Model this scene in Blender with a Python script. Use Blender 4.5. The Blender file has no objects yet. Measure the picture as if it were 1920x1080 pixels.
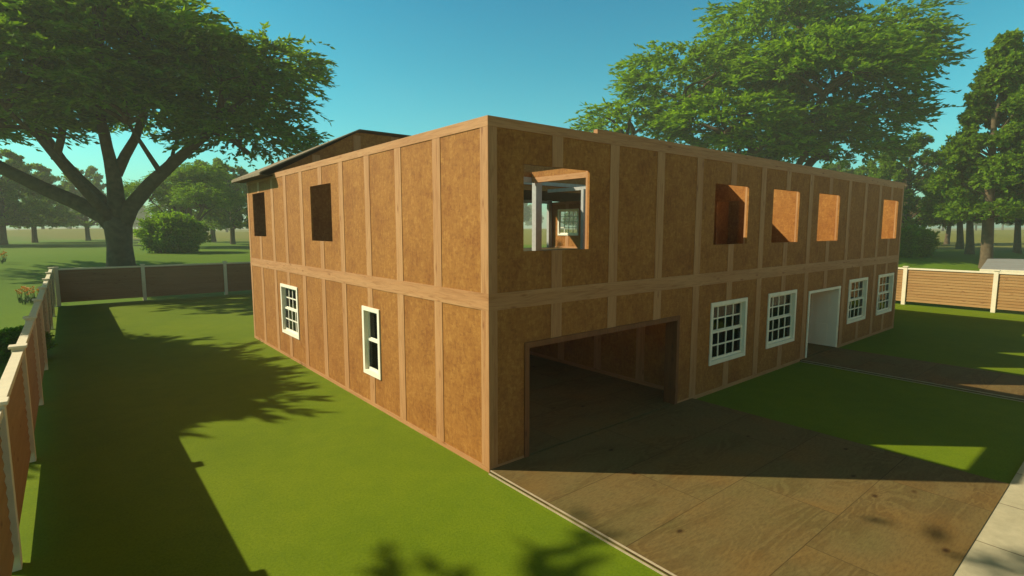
import bpy, bmesh, math, random
import numpy as np
from mathutils import Vector, Matrix
R = math.radians
sc = bpy.context.scene
COL = sc.collection
random.seed(7)

# ------------------------------------------------------------------ helpers
def tag(o, label=None, cat=None, group=None, kind=None):
    if label: o['label'] = label
    if cat: o['category'] = cat
    if group: o['group'] = group
    if kind: o['kind'] = kind
    return o

def empty(name, loc=(0, 0, 0), rz=0):
    o = bpy.data.objects.new(name, None)
    o.empty_display_size = 0.3
    o.location = loc
    o.rotation_euler = (0, 0, rz)
    COL.objects.link(o)
    return o

class MB:
    """collects shapes, then links them as one mesh object"""
    def __init__(self):
        self.v = []; self.f = []
    def add(self, vs, fs):
        n = len(self.v)
        self.v += [tuple(p) for p in vs]
        self.f += [tuple(i + n for i in q) for q in fs]
        return self
    def box(self, x0, x1, y0, y1, z0, z1):
        vs = [(x0,y0,z0),(x1,y0,z0),(x1,y1,z0),(x0,y1,z0),(x0,y0,z1),(x1,y0,z1),(x1,y1,z1),(x0,y1,z1)]
        return self.add(vs, [(0,3,2,1),(4,5,6,7),(0,1,5,4),(1,2,6,5),(2,3,7,6),(3,0,4,7)])
    def prism(self, prof, axis, a, b):
        """profile (list of 2-D points, counter-clockwise) swept along an axis ('x' or 'y')"""
        n = len(prof)
        if axis == 'x': P = lambda t, p: (t, p[0], p[1])
        else: P = lambda t, p: (p[0], t, p[1])
        vs = [P(a, p) for p in prof] + [P(b, p) for p in prof]
        fs = [tuple(range(n)), tuple(range(2*n-1, n-1, -1))]
        fs += [(i, i+n, (i+1) % n + n, (i+1) % n) for i in range(n)]
        return self.add(vs, fs)
    def tube(self, pts, rad, n=9, cap=True):
        pts = [Vector(p) for p in pts]
        vs = []; fs = []
        up = None
        for i, p in enumerate(pts):
            d = (pts[min(i+1, len(pts)-1)] - pts[max(i-1, 0)]).normalized()
            if up is None:
                up = d.orthogonal().normalized()
            up = (up - d*up.dot(d)).normalized()
            s = d.cross(up)
            for k in range(n):
                a = 2*math.pi*k/n
                vs.append(p + (up*math.cos(a) + s*math.sin(a))*rad[i])
        for i in range(len(pts)-1):
            for k in range(n):
                fs.append((i*n+k, i*n+(k+1) % n, (i+1)*n+(k+1) % n, (i+1)*n+k))
        if cap:
            fs.append(tuple(range(n-1, -1, -1)))
            m = (len(pts)-1)*n
            fs.append(tuple(range(m, m+n)))
        return self.add(vs, fs)
    def build(self, name, mat, parent=None, smooth=False, bevel=0, fix=False):
        me = bpy.data.meshes.new(name)
        me.from_pydata([tuple(p) for p in self.v], [], self.f)
        if fix or bevel:
            bm = bmesh.new(); bm.from_mesh(me)
            bmesh.ops.recalc_face_normals(bm, faces=bm.faces)
            bm.to_mesh(me); bm.free()
        me.materials.append(mat)
        if smooth:
            me.polygons.foreach_set('use_smooth', [True]*len(me.polygons))
        o = bpy.data.objects.new(name, me)
        COL.objects.link(o)
        if parent: o.parent = parent
        if bevel:
            b = o.modifiers.new('bevel', 'BEVEL'); b.width = bevel; b.segments = 2
            b.limit_method = 'ANGLE'
        return o

def children(o):
    return [c for c in bpy.data.objects if c.parent == o]

def copy_tree(o, parent=None, kids=None):
    c = o.copy(); COL.objects.link(c)
    if parent: c.parent = parent
    for ch in (kids[o.name] if kids else children(o)):
        if kids:
            d = ch.copy(); COL.objects.link(d); d.parent = c
        else:
            copy_tree(ch, c)
    return c

# ------------------------------------------------------------------ materials
class N:
    def __init__(self, name):
        self.m = bpy.data.materials.new(name); self.m.use_nodes = True
        self.t = self.m.node_tree; self.t.nodes.clear()
        self.out = self.t.nodes.new('ShaderNodeOutputMaterial')
    def n(self, typ, **kw):
        o = self.t.nodes.new(typ)
        for k, v in kw.items():
            if k in o.inputs.keys() if isinstance(k, str) else False: o.inputs[k].default_value = v
            else: setattr(o, k, v)
        return o
    def l(self, a, b): self.t.links.new(a, b)
    def coord(self, scale=(1,1,1), rot=(0,0,0), kind='Object'):
        tc = self.t.nodes.new('ShaderNodeTexCoord')
        mp = self.t.nodes.new('ShaderNodeMapping')
        mp.inputs['Scale'].default_value = scale; mp.inputs['Rotation'].default_value = rot
        self.l(tc.outputs[kind], mp.inputs['Vector'])
        return mp.outputs['Vector']
    def noise(self, vec, scale, detail=4, rough=.55, dist=0):
        o = self.t.nodes.new('ShaderNodeTexNoise')
        o.inputs['Scale'].default_value = scale; o.inputs['Detail'].default_value = detail
        o.inputs['Roughness'].default_value = rough; o.inputs['Distortion'].default_value = dist
        self.l(vec, o.inputs['Vector'])
        return o.outputs['Fac']
    def ramp(self, fac, stops, interp='LINEAR'):
        o = self.t.nodes.new('ShaderNodeValToRGB'); o.color_ramp.interpolation = interp
        e = o.color_ramp.elements
        while len(e) < len(stops): e.new(0.5)
        for i, (p, c) in enumerate(stops):
            e[i].position = p
            e[i].color = (*c, 1) if hasattr(c, '__len__') else (c, c, c, 1)
        self.l(fac, o.inputs['Fac'])
        return o.outputs['Color']
    def mix(self, fac, a, b, mode='MIX'):
        o = self.t.nodes.new('ShaderNodeMix'); o.data_type = 'RGBA'; o.blend_type = mode
        for k, s, v in ((0, o.inputs[0], fac), (1, o.inputs[6], a), (1, o.inputs[7], b)):
            if hasattr(v, 'links') or isinstance(v, bpy.types.NodeSocket): self.l(v, s)
            elif hasattr(v, '__len__'): s.default_value = (*v, 1) if len(v) == 3 else v
            else: s.default_value = v if k == 0 else (v, v, v, 1)
        return o.outputs[2]
    def math(self, op, a, b=0.0):
        o = self.t.nodes.new('ShaderNodeMath'); o.operation = op
        for s, v in ((o.inputs[0], a), (o.inputs[1], b)):
            if isinstance(v, bpy.types.NodeSocket): self.l(v, s)
            else: s.default_value = v
        return o.outputs[0]
    def bump(self, h, strength=.3, dist=.02):
        o = self.t.nodes.new('ShaderNodeBump')
        o.inputs['Strength'].default_value = strength; o.inputs['Distance'].default_value = dist
        self.l(h, o.inputs['Height'])
        return o.outputs['Normal']
    def principled(self, col, rough=.8, spec=.25, normal=None):
        o = self.t.nodes.new('ShaderNodeBsdfPrincipled')
        if isinstance(col, bpy.types.NodeSocket): self.l(col, o.inputs['Base Color'])
        else: o.inputs['Base Color'].default_value = (*col, 1)
        if isinstance(rough, bpy.types.NodeSocket): self.l(rough, o.inputs['Roughness'])
        else: o.inputs['Roughness'].default_value = rough
        o.inputs['Specular IOR Level'].default_value = spec
        if normal: self.l(normal, o.inputs['Normal'])
        self.l(o.outputs['BSDF'], self.out.inputs['Surface'])
        return o

def m_osb():
    a = N('osb_board')
    v = a.coord((1, 1, 1))
    big = a.noise(v, 1.3, 4, .6)
    def flakes(sc, seedoff):
        vs = a.coord(sc, (0.35, .2, seedoff))
        vo = a.n('ShaderNodeTexVoronoi'); vo.inputs['Scale'].default_value = 1.0
        dn = a.n('ShaderNodeTexNoise'); dn.inputs['Scale'].default_value = 1.1; dn.inputs['Detail'].default_value = 3
        a.l(vs, dn.inputs['Vector'])
        a.l(a.mix(.8, vs, dn.outputs['Color'], 'ADD'), vo.inputs['Vector'])
        sp = a.n('ShaderNodeSeparateColor'); a.l(vo.outputs['Color'], sp.inputs['Color'])
        return sp.outputs[0]
    f1 = flakes((22, 22, 9), .3); f2 = flakes((12, 12, 25), 1.2); f3 = flakes((46, 46, 30), .8)
    fine = a.noise(a.coord((30, 30, 14)), 1.9, 5, .7, .6)
    k = a.math('ADD', a.math('MULTIPLY', f1, .4), a.math('ADD', a.math('MULTIPLY', f2, .35), a.math('MULTIPLY', f3, .25)))
    c1 = a.ramp(k, [(.18, (.20,.064,.010)), (.42, (.315,.117,.020)), (.6, (.365,.143,.025)), (.85, (.48,.225,.05))])
    c2 = a.ramp(big, [(.28, (.80,.70,.58)), (.5, (1,1,1)), (.74, (1.10,1.12,1.2))])
    c3 = a.ramp(fine, [(.28, (.70,.60,.50)), (.48, (1,1,1)), (.75, (1.12,1.13,1.15))])
    col = a.mix(1, a.mix(1, c1, c2, 'MULTIPLY'), c3, 'MULTIPLY')
    col = a.mix(.50, col, a.mix(1, (.318,.128,.019), c2, 'MULTIPLY'))
    a.principled(col, .75, .25, a.bump(fine, .2, .004))
    return a.m

def m_wood(name, axis, base=(.47,.232,.088), dark=(.35,.152,.046)):
    a = N(name)
    s = {'z': (14, 14, .9), 'x': (.9, 14, 14), 'y': (14, .9, 14)}[axis]
    g = a.noise(a.coord(s), 1.6, 5, .6, 1.2)
    w = a.noise(a.coord(tuple(.28*k for k in s)), 1.0, 2, .5, .8)
    sk = {'z': (5, 5, 1.6), 'x': (1.6, 5, 5), 'y': (5, 1.6, 5)}[axis]
    vo = a.n('ShaderNodeTexVoronoi'); vo.inputs['Scale'].default_value = 1.0
    a.l(a.coord(sk), vo.inputs['Vector'])
    knot = a.ramp(vo.outputs['Distance'], [(.05, (.42,.30,.22)), (.13, (.86,.76,.66)), (.2, (1,1,1))])
    col = a.ramp(g, [(.28, dark), (.5, base), (.75, tuple(min(1, k*1.15) for k in base))])
    col = a.mix(.6, col, a.ramp(w, [(.35, (.80,.68,.55)), (.6, (1,1,1))]), 'MULTIPLY')
    col = a.mix(.75, col, knot, 'MULTIPLY')
    a.principled(col, .68, .3, a.bump(g, .2, .004))
    return a.m

def m_plain(name, col, rough=.7, var=.12, scale=3.0, spec=.25):
    a = N(name)
    n = a.noise(a.coord(), scale, 5, .6)
    c = a.ramp(n, [(.3, tuple(k*(1-var) for k in col)), (.7, tuple(min(1, k*(1+var)) for k in col))])
    a.principled(c, rough, spec, a.bump(n, .1, .004))
    return a.m

def m_plywood():
    a = N('plywood_sheet')
    # sheets 3 x 1.5 m laid in staggered rows, grain along x
    tc = a.n('ShaderNodeTexCoord')
    br = a.n('ShaderNodeTexBrick'); br.offset = .38; br.offset_frequency = 2
    br.inputs['Scale'].default_value = 1.0
    br.inputs['Brick Width'].default_value = 3.0; br.inputs['Row Height'].default_value = 1.47
    br.inputs['Mortar Size'].default_value = .007; br.inputs['Mortar Smooth'].default_value = .3
    br.inputs['Color1'].default_value = (0,0,0,1); br.inputs['Color2'].default_value = (1,1,1,1)
    br.inputs['Mortar'].default_value = (.5,.5,.5,1)
    a.l(tc.outputs['Object'], br.inputs['Vector'])
    sh = a.n('ShaderNodeSeparateColor'); a.l(br.outputs['Color'], sh.inputs['Color'])
    off = a.n('ShaderNodeVectorMath'); off.operation = 'MULTIPLY_ADD'
    cb = a.n('ShaderNodeCombineXYZ'); a.l(sh.outputs[0], cb.inputs[0]); a.l(sh.outputs[0], cb.inputs[1])
    a.l(cb.outputs[0], off.inputs[0]); off.inputs[1].default_value = (7, 11, 0); a.l(tc.outputs['Object'], off.inputs[2])
    mp = a.n('ShaderNodeMapping'); mp.inputs['Scale'].default_value = (.55, 1.9, 1); a.l(off.outputs[0], mp.inputs['Vector'])
    wv = a.n('ShaderNodeTexNoise'); wv.inputs['Scale'].default_value = .9; wv.inputs['Detail'].default_value = 2.5
    wv.inputs['Distortion'].default_value = .7
    a.l(mp.outputs[0], wv.inputs['Vector'])
    rings = a.math('SINE', a.math('MULTIPLY', wv.outputs['Fac'], 62))
    ring = a.ramp(a.math('MULTIPLY_ADD', rings, .5), [(0, 0), (1, 1)])
    fine = a.noise(mp.outputs[0], 16, 6, .7)
    gate = a.ramp(a.noise(mp.outputs[0], .7, 2), [(.45, 0), (.6, 1)])
    c = a.ramp(fine, [(.28, (.112,.072,.020)), (.52, (.160,.106,.032)), (.75, (.19,.130,.040))])
    c = a.mix(a.math('MULTIPLY', gate, .42), c, a.mix(1, c, a.ramp(rings, [(0, (.62,.50,.36)), (.8, (1.05,1.02,1))]), 'MULTIPLY'))
    big = a.noise(off.outputs[0], .55, 3)
    c = a.mix(1, c, a.ramp(big, [(.3, (1.18,1.0,.80)), (.5, (1,1,1)), (.72, (.84,.98,.92))]), 'MULTIPLY')
    vo = a.n('ShaderNodeTexVoronoi'); vo.inputs['Scale'].default_value = 1.5
    mk = a.n('ShaderNodeMapping'); mk.inputs['Scale'].default_value = (.75, 1.25, 1); a.l(off.outputs[0], mk.inputs['Vector'])
    a.l(mk.outputs[0], vo.inputs['Vector'])
    c = a.mix(1, c, a.ramp(vo.outputs['Distance'], [(.035, (.34,.26,.18)), (.07, (.75,.66,.55)), (.11, (1,1,1))]), 'MULTIPLY')
    seam = a.ramp(br.outputs['Fac'], [(0, (1,1,1)), (1, (.5,.44,.36))])
    c = a.mix(1, c, seam, 'MULTIPLY')
    a.principled(c, .8, .2, a.bump(fine, .12, .004))
    return a.m

def m_grass(name, c_lo, c_mid, c_hi, big=.25, fine=38, dry=False):
    a = N(name)
    v = a.coord()
    b = a.noise(v, big, 4, .6)
    m = a.noise(v, 2.3, 4, .6)
    f = a.noise(a.coord((1, 1, 1)), fine, 4, .75)
    c = a.ramp(f, [(.3, c_lo), (.5, c_mid), (.72, c_hi)])
    c = a.mix(.8, c, a.ramp(b, [(.3, (.84,.88,.75)), (.5, (1,1,1)), (.7, (1.16,1.08,1.1))]), 'MULTIPLY')
    c = a.mix(.7, c, a.ramp(m, [(.3, (.86,.90,.85)), (.6, (1.06,1.03,1))]), 'MULTIPLY')
    if dry:      # straw-coloured meadow further off, with a broken edge
        sp = a.n('ShaderNodeSeparateXYZ'); a.l(v, sp.inputs[0])
        far = a.math('ADD', a.math('MULTIPLY', sp.outputs[0], .62), a.math('MULTIPLY', sp.outputs[1], .38))
        far = a.math('ADD', far, a.math('MULTIPLY', a.noise(v, .06, 4, .6), 34))
        c = a.mix(a.ramp(a.math('MULTIPLY', far, .01), [(.66, 0), (.80, .8)]), c, a.ramp(f, [(.3, (.17,.145,.02)), (.7, (.25,.21,.045))]))
    a.principled(c, .9, .12, a.bump(f, .28, .02))
    return a.m

def m_leaf(name, c_dark, c_light, trans=.5):
    a = N(name)
    oi = a.n('ShaderNodeNewGeometry')
    rnd = oi.outputs['Random Per Island']
    clump = a.noise(a.coord((1,1,1)), .45, 3, .6)
    f = a.math('ADD', a.math('MULTIPLY', rnd, .45), a.math('MULTIPLY', clump, .75))
    c = a.ramp(f, [(.25, c_dark), (.85, c_light)])
    d = a.n('ShaderNodeBsdfPrincipled'); d.inputs['Roughness'].default_value = .6
    d.inputs['Specular IOR Level'].default_value = .2
    a.l(c, d.inputs['Base Color'])
    t = a.n('ShaderNodeBsdfTranslucent')
    a.l(a.mix(1, c, (1.35, 1.25, .55), 'MULTIPLY'), t.inputs['Color'])
    mx = a.n('ShaderNodeMixShader'); mx.inputs[0].default_value = trans
    a.l(d.outputs[0], mx.inputs[1]); a.l(t.outputs[0], mx.inputs[2])
    a.l(mx.outputs[0], a.out.inputs['Surface'])
    return a.m

def m_glass():
    a = N('window_glass')
    tr = a.n('ShaderNodeBsdfTransparent'); tr.inputs['Color'].default_value = (.86,.88,.86,1)
    gl = a.n('ShaderNodeBsdfGlossy'); gl.inputs['Roughness'].default_value = .03
    fr = a.n('ShaderNodeFresnel'); fr.inputs['IOR'].default_value = 1.35
    mx = a.n('ShaderNodeMixShader')
    a.l(fr.outputs[0], mx.inputs[0]); a.l(tr.outputs[0], mx.inputs[1]); a.l(gl.outputs[0], mx.inputs[2])
    a.l(mx.outputs[0], a.out.inputs['Surface'])
    return a.m

def m_concrete(name, col, joint=None):
    a = N(name)
    v = a.coord()
    n = a.noise(v, 5, 6, .65); b = a.noise(v, .6, 3)
    c = a.ramp(n, [(.3, tuple(k*.82 for k in col)), (.7, tuple(k*1.08 for k in col))])
    c = a.mix(.7, c, a.ramp(b, [(.3, (.85,.84,.8)), (.6, (1,1,1))]), 'MULTIPLY')
    if joint:
        br = a.n('ShaderNodeTexBrick'); br.offset = 0
        br.inputs['Scale'].default_value = 1
        br.inputs['Brick Width'].default_value = joint[0]; br.inputs['Row Height'].default_value = joint[1]
        br.inputs['Mortar Size'].default_value = .012
        mp = a.n('ShaderNodeMapping'); mp.inputs['Location'].default_value = (.9, 8.4, 0)
        tc = a.n('ShaderNodeTexCoord'); a.l(tc.outputs['Object'], mp.inputs['Vector']); a.l(mp.outputs[0], br.inputs['Vector'])
        c = a.mix(1, c, a.ramp(br.outputs['Fac'], [(0, (1,1,1)), (1, (.45,.42,.38))]), 'MULTIPLY')
    a.principled(c, .9, .15, a.bump(n, .25, .006))
    return a.m

OSB = m_osb()
WZ, WX, WY = m_wood('timber_upright', 'z'), m_wood('timber_along_front', 'x'), m_wood('timber_along_side', 'y')
DARKWOOD = m_wood('dark_stained_timber', 'z', (.21,.075,.018), (.14,.047,.010))
PLY = m_plywood()
WHITE = m_plain('white_paint', (.90,.82,.62), .55, .04, 4)
PLASTER = m_plain('white_door_paint', (.88,.78,.58), .5, .03, 2)
GREYWOOD = m_plain('grey_framing', (.42,.40,.35), .7, .12, 6)
GLASS = m_glass()
ROOFTOP = m_plain('roof_felt', (.23,.175,.105), .9, .2, 5)
SOFFIT = m_plain('roof_boards', (.10,.075,.045), .85, .2, 5)
FPOST = m_plain('cream_fence_paint', (.78,.66,.44), .6, .06, 5)
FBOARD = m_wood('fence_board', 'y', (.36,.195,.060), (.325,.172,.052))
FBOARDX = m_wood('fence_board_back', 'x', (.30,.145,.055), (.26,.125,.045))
BRASS = m_plain('dark_metal', (.05,.045,.04), .4, .1, 8, .5)
LAWN = m_grass('lawn_grass', (.098,.145,.002), (.129,.182,.004), (.154,.208,.006), .35, 26)
FIELD = m_grass('field_grass', (.066,.125,.002), (.104,.176,.004), (.145,.212,.008), .05, 14, dry=True)
BARK = m_plain('bark', (.105,.070,.034), .9, .35, 3)
LEAF_A = m_leaf('acacia_leaf', (.045,.112,.003), (.23,.40,.012))
LEAF_M = m_leaf('maple_leaf', (.042,.105,.003), (.22,.36,.012))
LEAF_B = m_leaf('bush_leaf', (.07,.15,.004), (.24,.42,.014))
CONC = m_concrete('pavement_concrete', (.50,.42,.25), (1.55, 1.55))
SLAB = m_concrete('foundation_concrete', (.30,.28,.24))
ROADM = m_concrete('pale_bounce_road', (.50,.37,.20))  # unseen road coloured pale and warm to bounce sun at the front wall
PETAL = m_plain('orange_petal', (.80,.33,.02), .6, .15, 20)
STEM = m_plain('flower_leaf', (.05,.11,.015), .7, .2, 10)

# ------------------------------------------------------------------ terrain
LX0, LX1, LY1 = -6.15, 30.5, 31.1            # fence lines of the plot
def sstep(t):
    t = np.clip(t, 0, 1); return t*t*(3-2*t)
def ground_z(x, y):
    x = np.asarray(x, float); y = np.asarray(y, float)
    dx = np.maximum(np.maximum(LX0 - x, x - LX1), 0); dy = np.maximum(y - LY1, 0)
    d = np.hypot(dx, dy)
    front = sstep((y + 9)/14)                       # no rise on the street side
    z = 1.6*sstep((d - 1.5)/28)*front
    pad = sstep((4.5 - y)/4)*sstep((x - 31)/3)              # levelled ground under the neighbouring slab
    z = z*(1 - pad) + np.minimum(z, .75)*pad
    far = sstep((d - 45)/120)*front
    z = z + far*(1.25 + 1.1*np.sin(x*.031 + 1.0)*np.cos(y*.027) + .7*np.sin(x*.06 - y*.045))
    z = z + 2.5*sstep((d - 600)/300)
    return z
def gz(x, y): return float(ground_z(x, y))

def axis_coords(lo, hi, a, b):
    c = list(np.arange(a, b + .01, 1.0))
    s = 1.0; p = b
    while p < hi: s *= 1.12; p += s; c.append(min(p, hi))
    s = 1.0; p = a
    while p > lo: s *= 1.12; p -= s; c.insert(0, max(p, lo))
    return np.array(sorted(set(np.round(c, 4))))
xs = axis_coords(-900, 930, -22, 62); ys = axis_coords(-500, 930, -14, 62)
X, Y = np.meshgrid(xs, ys)
Z = ground_z(X, Y)
nx, ny = len(xs), len(ys)
g = MB()
g.v = list(zip(X.ravel().tolist(), Y.ravel().tolist(), Z.ravel().tolist()))
g.f = [(j*nx+i, j*nx+i+1, (j+1)*nx+i+1, (j+1)*nx+i) for j in range(ny-1) for i in range(nx-1)]
tag(g.build('ground', FIELD, smooth=True), kind='structure')

m = MB(); m.add([(LX0,-5.8,.004),(LX1,-5.8,.004),(LX1,LY1,.004),(LX0,LY1,.004)], [(0,1,2,3)])
tag(m.build('lawn', LAWN), kind='structure')
m = MB(); m.box(-60, 80, -8.6, -5.8, -.1, .05)
tag(m.build('pavement', CONC), kind='structure')
m = MB(); m.add([(-90,-17,.006),(110,-17,.006),(110,-8.8,.006),(-90,-8.8,.006)], [(0,1,2,3)])
tag(m.build('road', ROADM), kind='structure')
m = MB(); m.box(-90, 110, -8.8, -8.6, -.1, .052)
tag(m.build('kerb', CONC), kind='structure')
m = MB(); m.box(0, 6.22, -5.8, 0, -.1, .06)
tag(m.build('driveway', PLY), kind='structure')
m = MB(); m.box(12.35, 15.2, -5.8, 0, -.1, .058)
tag(m.build('path', PLY), kind='structure')
def edging(x):
    m = MB(); m.box(x-.052, x-.030, -5.8, -.04, 0, .020); m.box(x-.016, x-.001, -5.8, -.04, .046, .066)
    return m
EDGEM = m_plain('pale_edging', (.42,.32,.20), .7, .15, 6)
tag(edging(0).build('driveway_edging', EDGEM), kind='structure')
tag(edging(12.35).build('path_edging', EDGEM), kind='structure')

# ------------------------------------------------------------------ the house
HW, HD, HT = 21.55, 15.08, 6.0
TW = .05
house = empty('timber_house', (0, 0, 0))
tag(house, 'unfinished two storey house of bare chipboard panels and timber battens with an open garage', 'house')

def wall_mesh(axis, pos, thick, u0, u1, z0, z1, holes):
    """wall whose outer face lies at pos; axis 'x' runs along x (thickness to +y), 'y' along y (thickness to +x)"""
    us = sorted({u0, u1, *[h[0] for h in holes], *[h[1] for h in holes]})
    zs = sorted({z0, z1, *[h[2] for h in holes], *[h[3] for h in holes]})
    us = [u for u in us if u0 <= u <= u1]; zs = [z for z in zs if z0 <= z <= z1]
    def solid(i, j):
        if i < 0 or j < 0 or i >= len(us)-1 or j >= len(zs)-1: return False
        uc, zc = (us[i]+us[i+1])/2, (zs[j]+zs[j+1])/2
        return not any(h[0] < uc < h[1] and h[2] < zc < h[3] for h in holes)
    m = MB()
    def P(u, w, z): return (u, pos+w, z) if axis == 'x' else (pos+w, u, z)
    def q(*p):
        m.add(p, [(0,1,2,3)] if axis == 'x' else [(3,2,1,0)])
    for i in range(len(us)-1):
        for j in range(len(zs)-1):
            if not solid(i, j): continue
            a, b, c, d = us[i], us[i+1], zs[j], zs[j+1]; t = thick
            q(P(a,0,c), P(b,0,c), P(b,0,d), P(a,0,d))
            q(P(b,t,c), P(a,t,c), P(a,t,d), P(b,t,d))
            if not solid(i-1, j): q(P(a,t,c), P(a,0,c), P(a,0,d), P(a,t,d))
            if not solid(i+1, j): q(P(b,0,c), P(b,t,c), P(b,t,d), P(b,0,d))
            if not solid(i, j-1): q(P(a,t,c), P(b,t,c), P(b,0,c), P(a,0,c))
            if not solid(i, j+1): q(P(a,0,d), P(b,0,d), P(b,t,d), P(a,t,d))
    return m

def strip(axis, pos, side, u0, u1, z0, z1, proud=.010):
    """flat timber on a wall face; side -1 = on the outer face, +1 = on the face at pos going +"""
    m = MB()
    a, b = (pos-proud, pos-.0015) if side < 0 else (pos+.0015, pos+proud)
    if axis == 'x': m.box(u0, u1, a, b, z0, z1)
    else: m.box(a, b, u0, u1, z0, z1)
    return m

BAND0, BAND1, TOP0, BASE1 = 2.82, 3.11, 5.835, .10
def clad(wall, axis, pos, side, centres, holes, u0, u1, levels, bw=.27, corner=None, band=True):
    """battens and rails as sub-parts of one wall"""
    wh = WX if axis == 'x' else WY
    for (z0, z1) in levels:
        for c in centres:
            seg = [(z0, z1)]
            for h in holes:
                if h[0] - .02 < c < h[1] + .02:
                    ns = []
                    for (a, b) in seg:
                        if h[3] <= a or h[2] >= b: ns.append((a, b)); continue
                        if h[2] > a: ns.append((a, h[2]))
                        if h[3] < b: ns.append((h[3], b))
                    seg = ns
            for (a, b) in seg:
                if b - a > .08:
                    strip(axis, pos, side, c-bw/2, c+bw/2, a, b).build('batten', WZ, wall, bevel=.002)

L_HOLES = [(9.72, 11.40, .78, 2.41), (4.10, 5.01, .74, 2.37),
           (6.76, 8.30, 3.86, 5.37), (12.82, 14.37, 3.93, 5.46)]
F_HOLES = [(.79, 5.56, -1, 2.17), (6.93, 8.74, .75, 2.35), (9.97, 11.80, .75, 2.35), (12.80, 15.24, -1, 2.14),
           (16.12, 17.97, .78, 2.38), (19.20, 21.03, .78, 2.39),
           (.76, 2.42, 3.80, 5.29), (6.93, 8.59, 3.80, 5.29), (9.99, 11.68, 3.80, 5.30), (13.09, 14.79, 3.80, 5.31), (19.19, 20.97, 3.81, 5.33)]
L_BAT = [1.58, 3.08, 4.57, 6.09, 7.51, 9.06, 10.57, 11.93, 13.52]
F_BAT = [1.56, 3.14, 4.68, 6.22, 7.77, 9.37, 10.87, 12.46, 13.96, 15.62, 17.2, 18.72, 20.06]

wl = wall_mesh('y', 0, TW, 0, HD, -.05, HT, L_HOLES).build('wall', OSB, house)
wf = wall_mesh('x', 0, TW, TW, HW, -.05, HT, F_HOLES).build('wall', OSB, house)
wr = wall_mesh('y', HW-TW, TW, TW, 18.1, -.05, HT, []).build('wall', OSB, house)
LV = [(BASE1, BAND0), (BAND1, TOP0)]
clad(wl, 'y', 0, -1, L_BAT, L_HOLES, 0, HD, LV)
clad(wf, 'x', 0, -1, F_BAT, F_HOLES, 0, HW, LV)
for (z0, z1) in LV:
    strip('y', 0, -1, .0, .21, z0, z1).build('corner_board', WZ, wl, bevel=.002)
    strip('y', 0, -1, HD-.2, HD, z0, z1).build('corner_board', WZ, wl, bevel=.002)
    strip('x', 0, -1, -.010, .175, z0, z1).build('corner_board', WZ, wf, bevel=.002)
    strip('x', 0, -1, HW-.18, HW, z0, z1).build('corner_board', WZ, wf, bevel=.002)
for (z0, z1, nm) in ((BAND0, BAND1, 'floor_band'), (TOP0, HT, 'top_plate')):
    strip('y', 0, -1, .0, HD, z0, z1, .013).build(nm, WY, wl, bevel=.002)
    strip('x', 0, -1, -.013, HW, z0, z1, .013).build(nm, WX, wf, bevel=.002)
strip('y', 0, -1, 0, HD, 0, BASE1, .012).build('base_board', WY, wl, bevel=.002)
for (a, b) in ((-.012, .79), (5.56, 12.72), (15.32, HW)):
    strip('x', 0, -1, a, b, .0, BASE1, .012).build('base_board', WX, wf, bevel=.002)
# bare studs lining the right side of the upper openings
for h in F_HOLES[6:]:
    m = MB(); m.box(h[1], h[1]+.09, TW+.001, .10, 3.021, 5.985); m.build('stud', WZ, wf)
    m = MB(); m.box(h[0]+.002, h[1]-.002, TW+.001, .115, h[2]-.04, h[2]-.003); m.build('sill', WX, wf)
# second top plate over most of the front wall
m = MB(); m.box(2.62, HW, .0, .10, HT+.002, HT+.085)
m.build('top_plate', WX, wf, bevel=.002)

# garage opening lining
m = MB(); m.box(.78, .885, -.03, .29, 0.061, 2.075); m.build('garage_frame', DARKWOOD, house, bevel=.002)
m = MB(); m.box(5.46, 5.565, -.03, .29, 0.061, 2.075); m.build('garage_frame', DARKWOOD, house, bevel=.002)
m = MB(); m.box(.78, 5.565, -.03, .29, 2.075, 2.18); m.build('garage_frame', DARKWOOD, house, bevel=.002)

# floors; unseen gaps cut in the upper one to light the rooms below
m = MB(); m.box(TW, HW-TW, TW, HD, -.1, .061); m.build('floor', PLY, house)
m = MB(); m.box(TW, 3.1, 4.15, HD, 2.84, 3.02); m.box(3.101, 9.45, .62, HD, 2.84, 3.02); m.box(6.0, 9.45, TW+.001, .619, 2.84, 3.02)
m.box(9.451, 12.5, 2.55, HD, 2.84, 3.02); m.box(12.3, 12.5, TW+.001, 2.549, 2.84, 3.02); m.box(15.6, HW-TW, TW+.001, HD, 2.84, 3.02); m.box(12.501, 15.599, 4.2, HD, 2.84, 3.02); m.box(10.8, 18.6, HD+.001, 18.4, 2.84, 3.02)
m.build('floor', PLY, house)

# partitions (label-free parts): lower storey
def partition(axis, pos, u0, u1, z0, z1, holes=(), bats=(), sides=(-1, 1), t=.1, mat=OSB):
    w = wall_mesh(axis, pos, t, u0, u1, z0, z1, list(holes)).build('wall', mat, house)
    wh = WX if axis == 'x' else WY
    for s in sides:
        p = pos if s < 0 else pos + t
        zb, zt = z0 + .1, z1 - .15
        for c in bats:
            seg = [(zb, zt)]
            for h in holes:
                if h[0] - .1 < c < h[1] + .1:
                    seg = [(a, b) for (a, b) in ((zb, h[2]), (h[3], zt)) if b - a > .1]
            for (a, b) in seg:
                strip(axis, p, s, c-.135, c+.135, a, b).build('batten', WZ, w)
        strip(axis, p, s, u0+.002, u1-.002, zt, z1-.002, .024).build('top_plate', wh, w)
        if not any(h[2] <= z0 + .1 for h in holes):
            strip(axis, p, s, u0+.002, u1-.002, z0, zb, .024).build('base_board', wh, w)
    return w
partition('y', 6.24, TW, 6.2, .062, 2.84, bats=(1.58, 3.08, 4.57), sides=(-1,))
partition('x', 6.2, TW, 12.3, .062, 2.84, sides=(), mat=PLASTER)  # hidden back wall made white to bounce light round the garage
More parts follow.
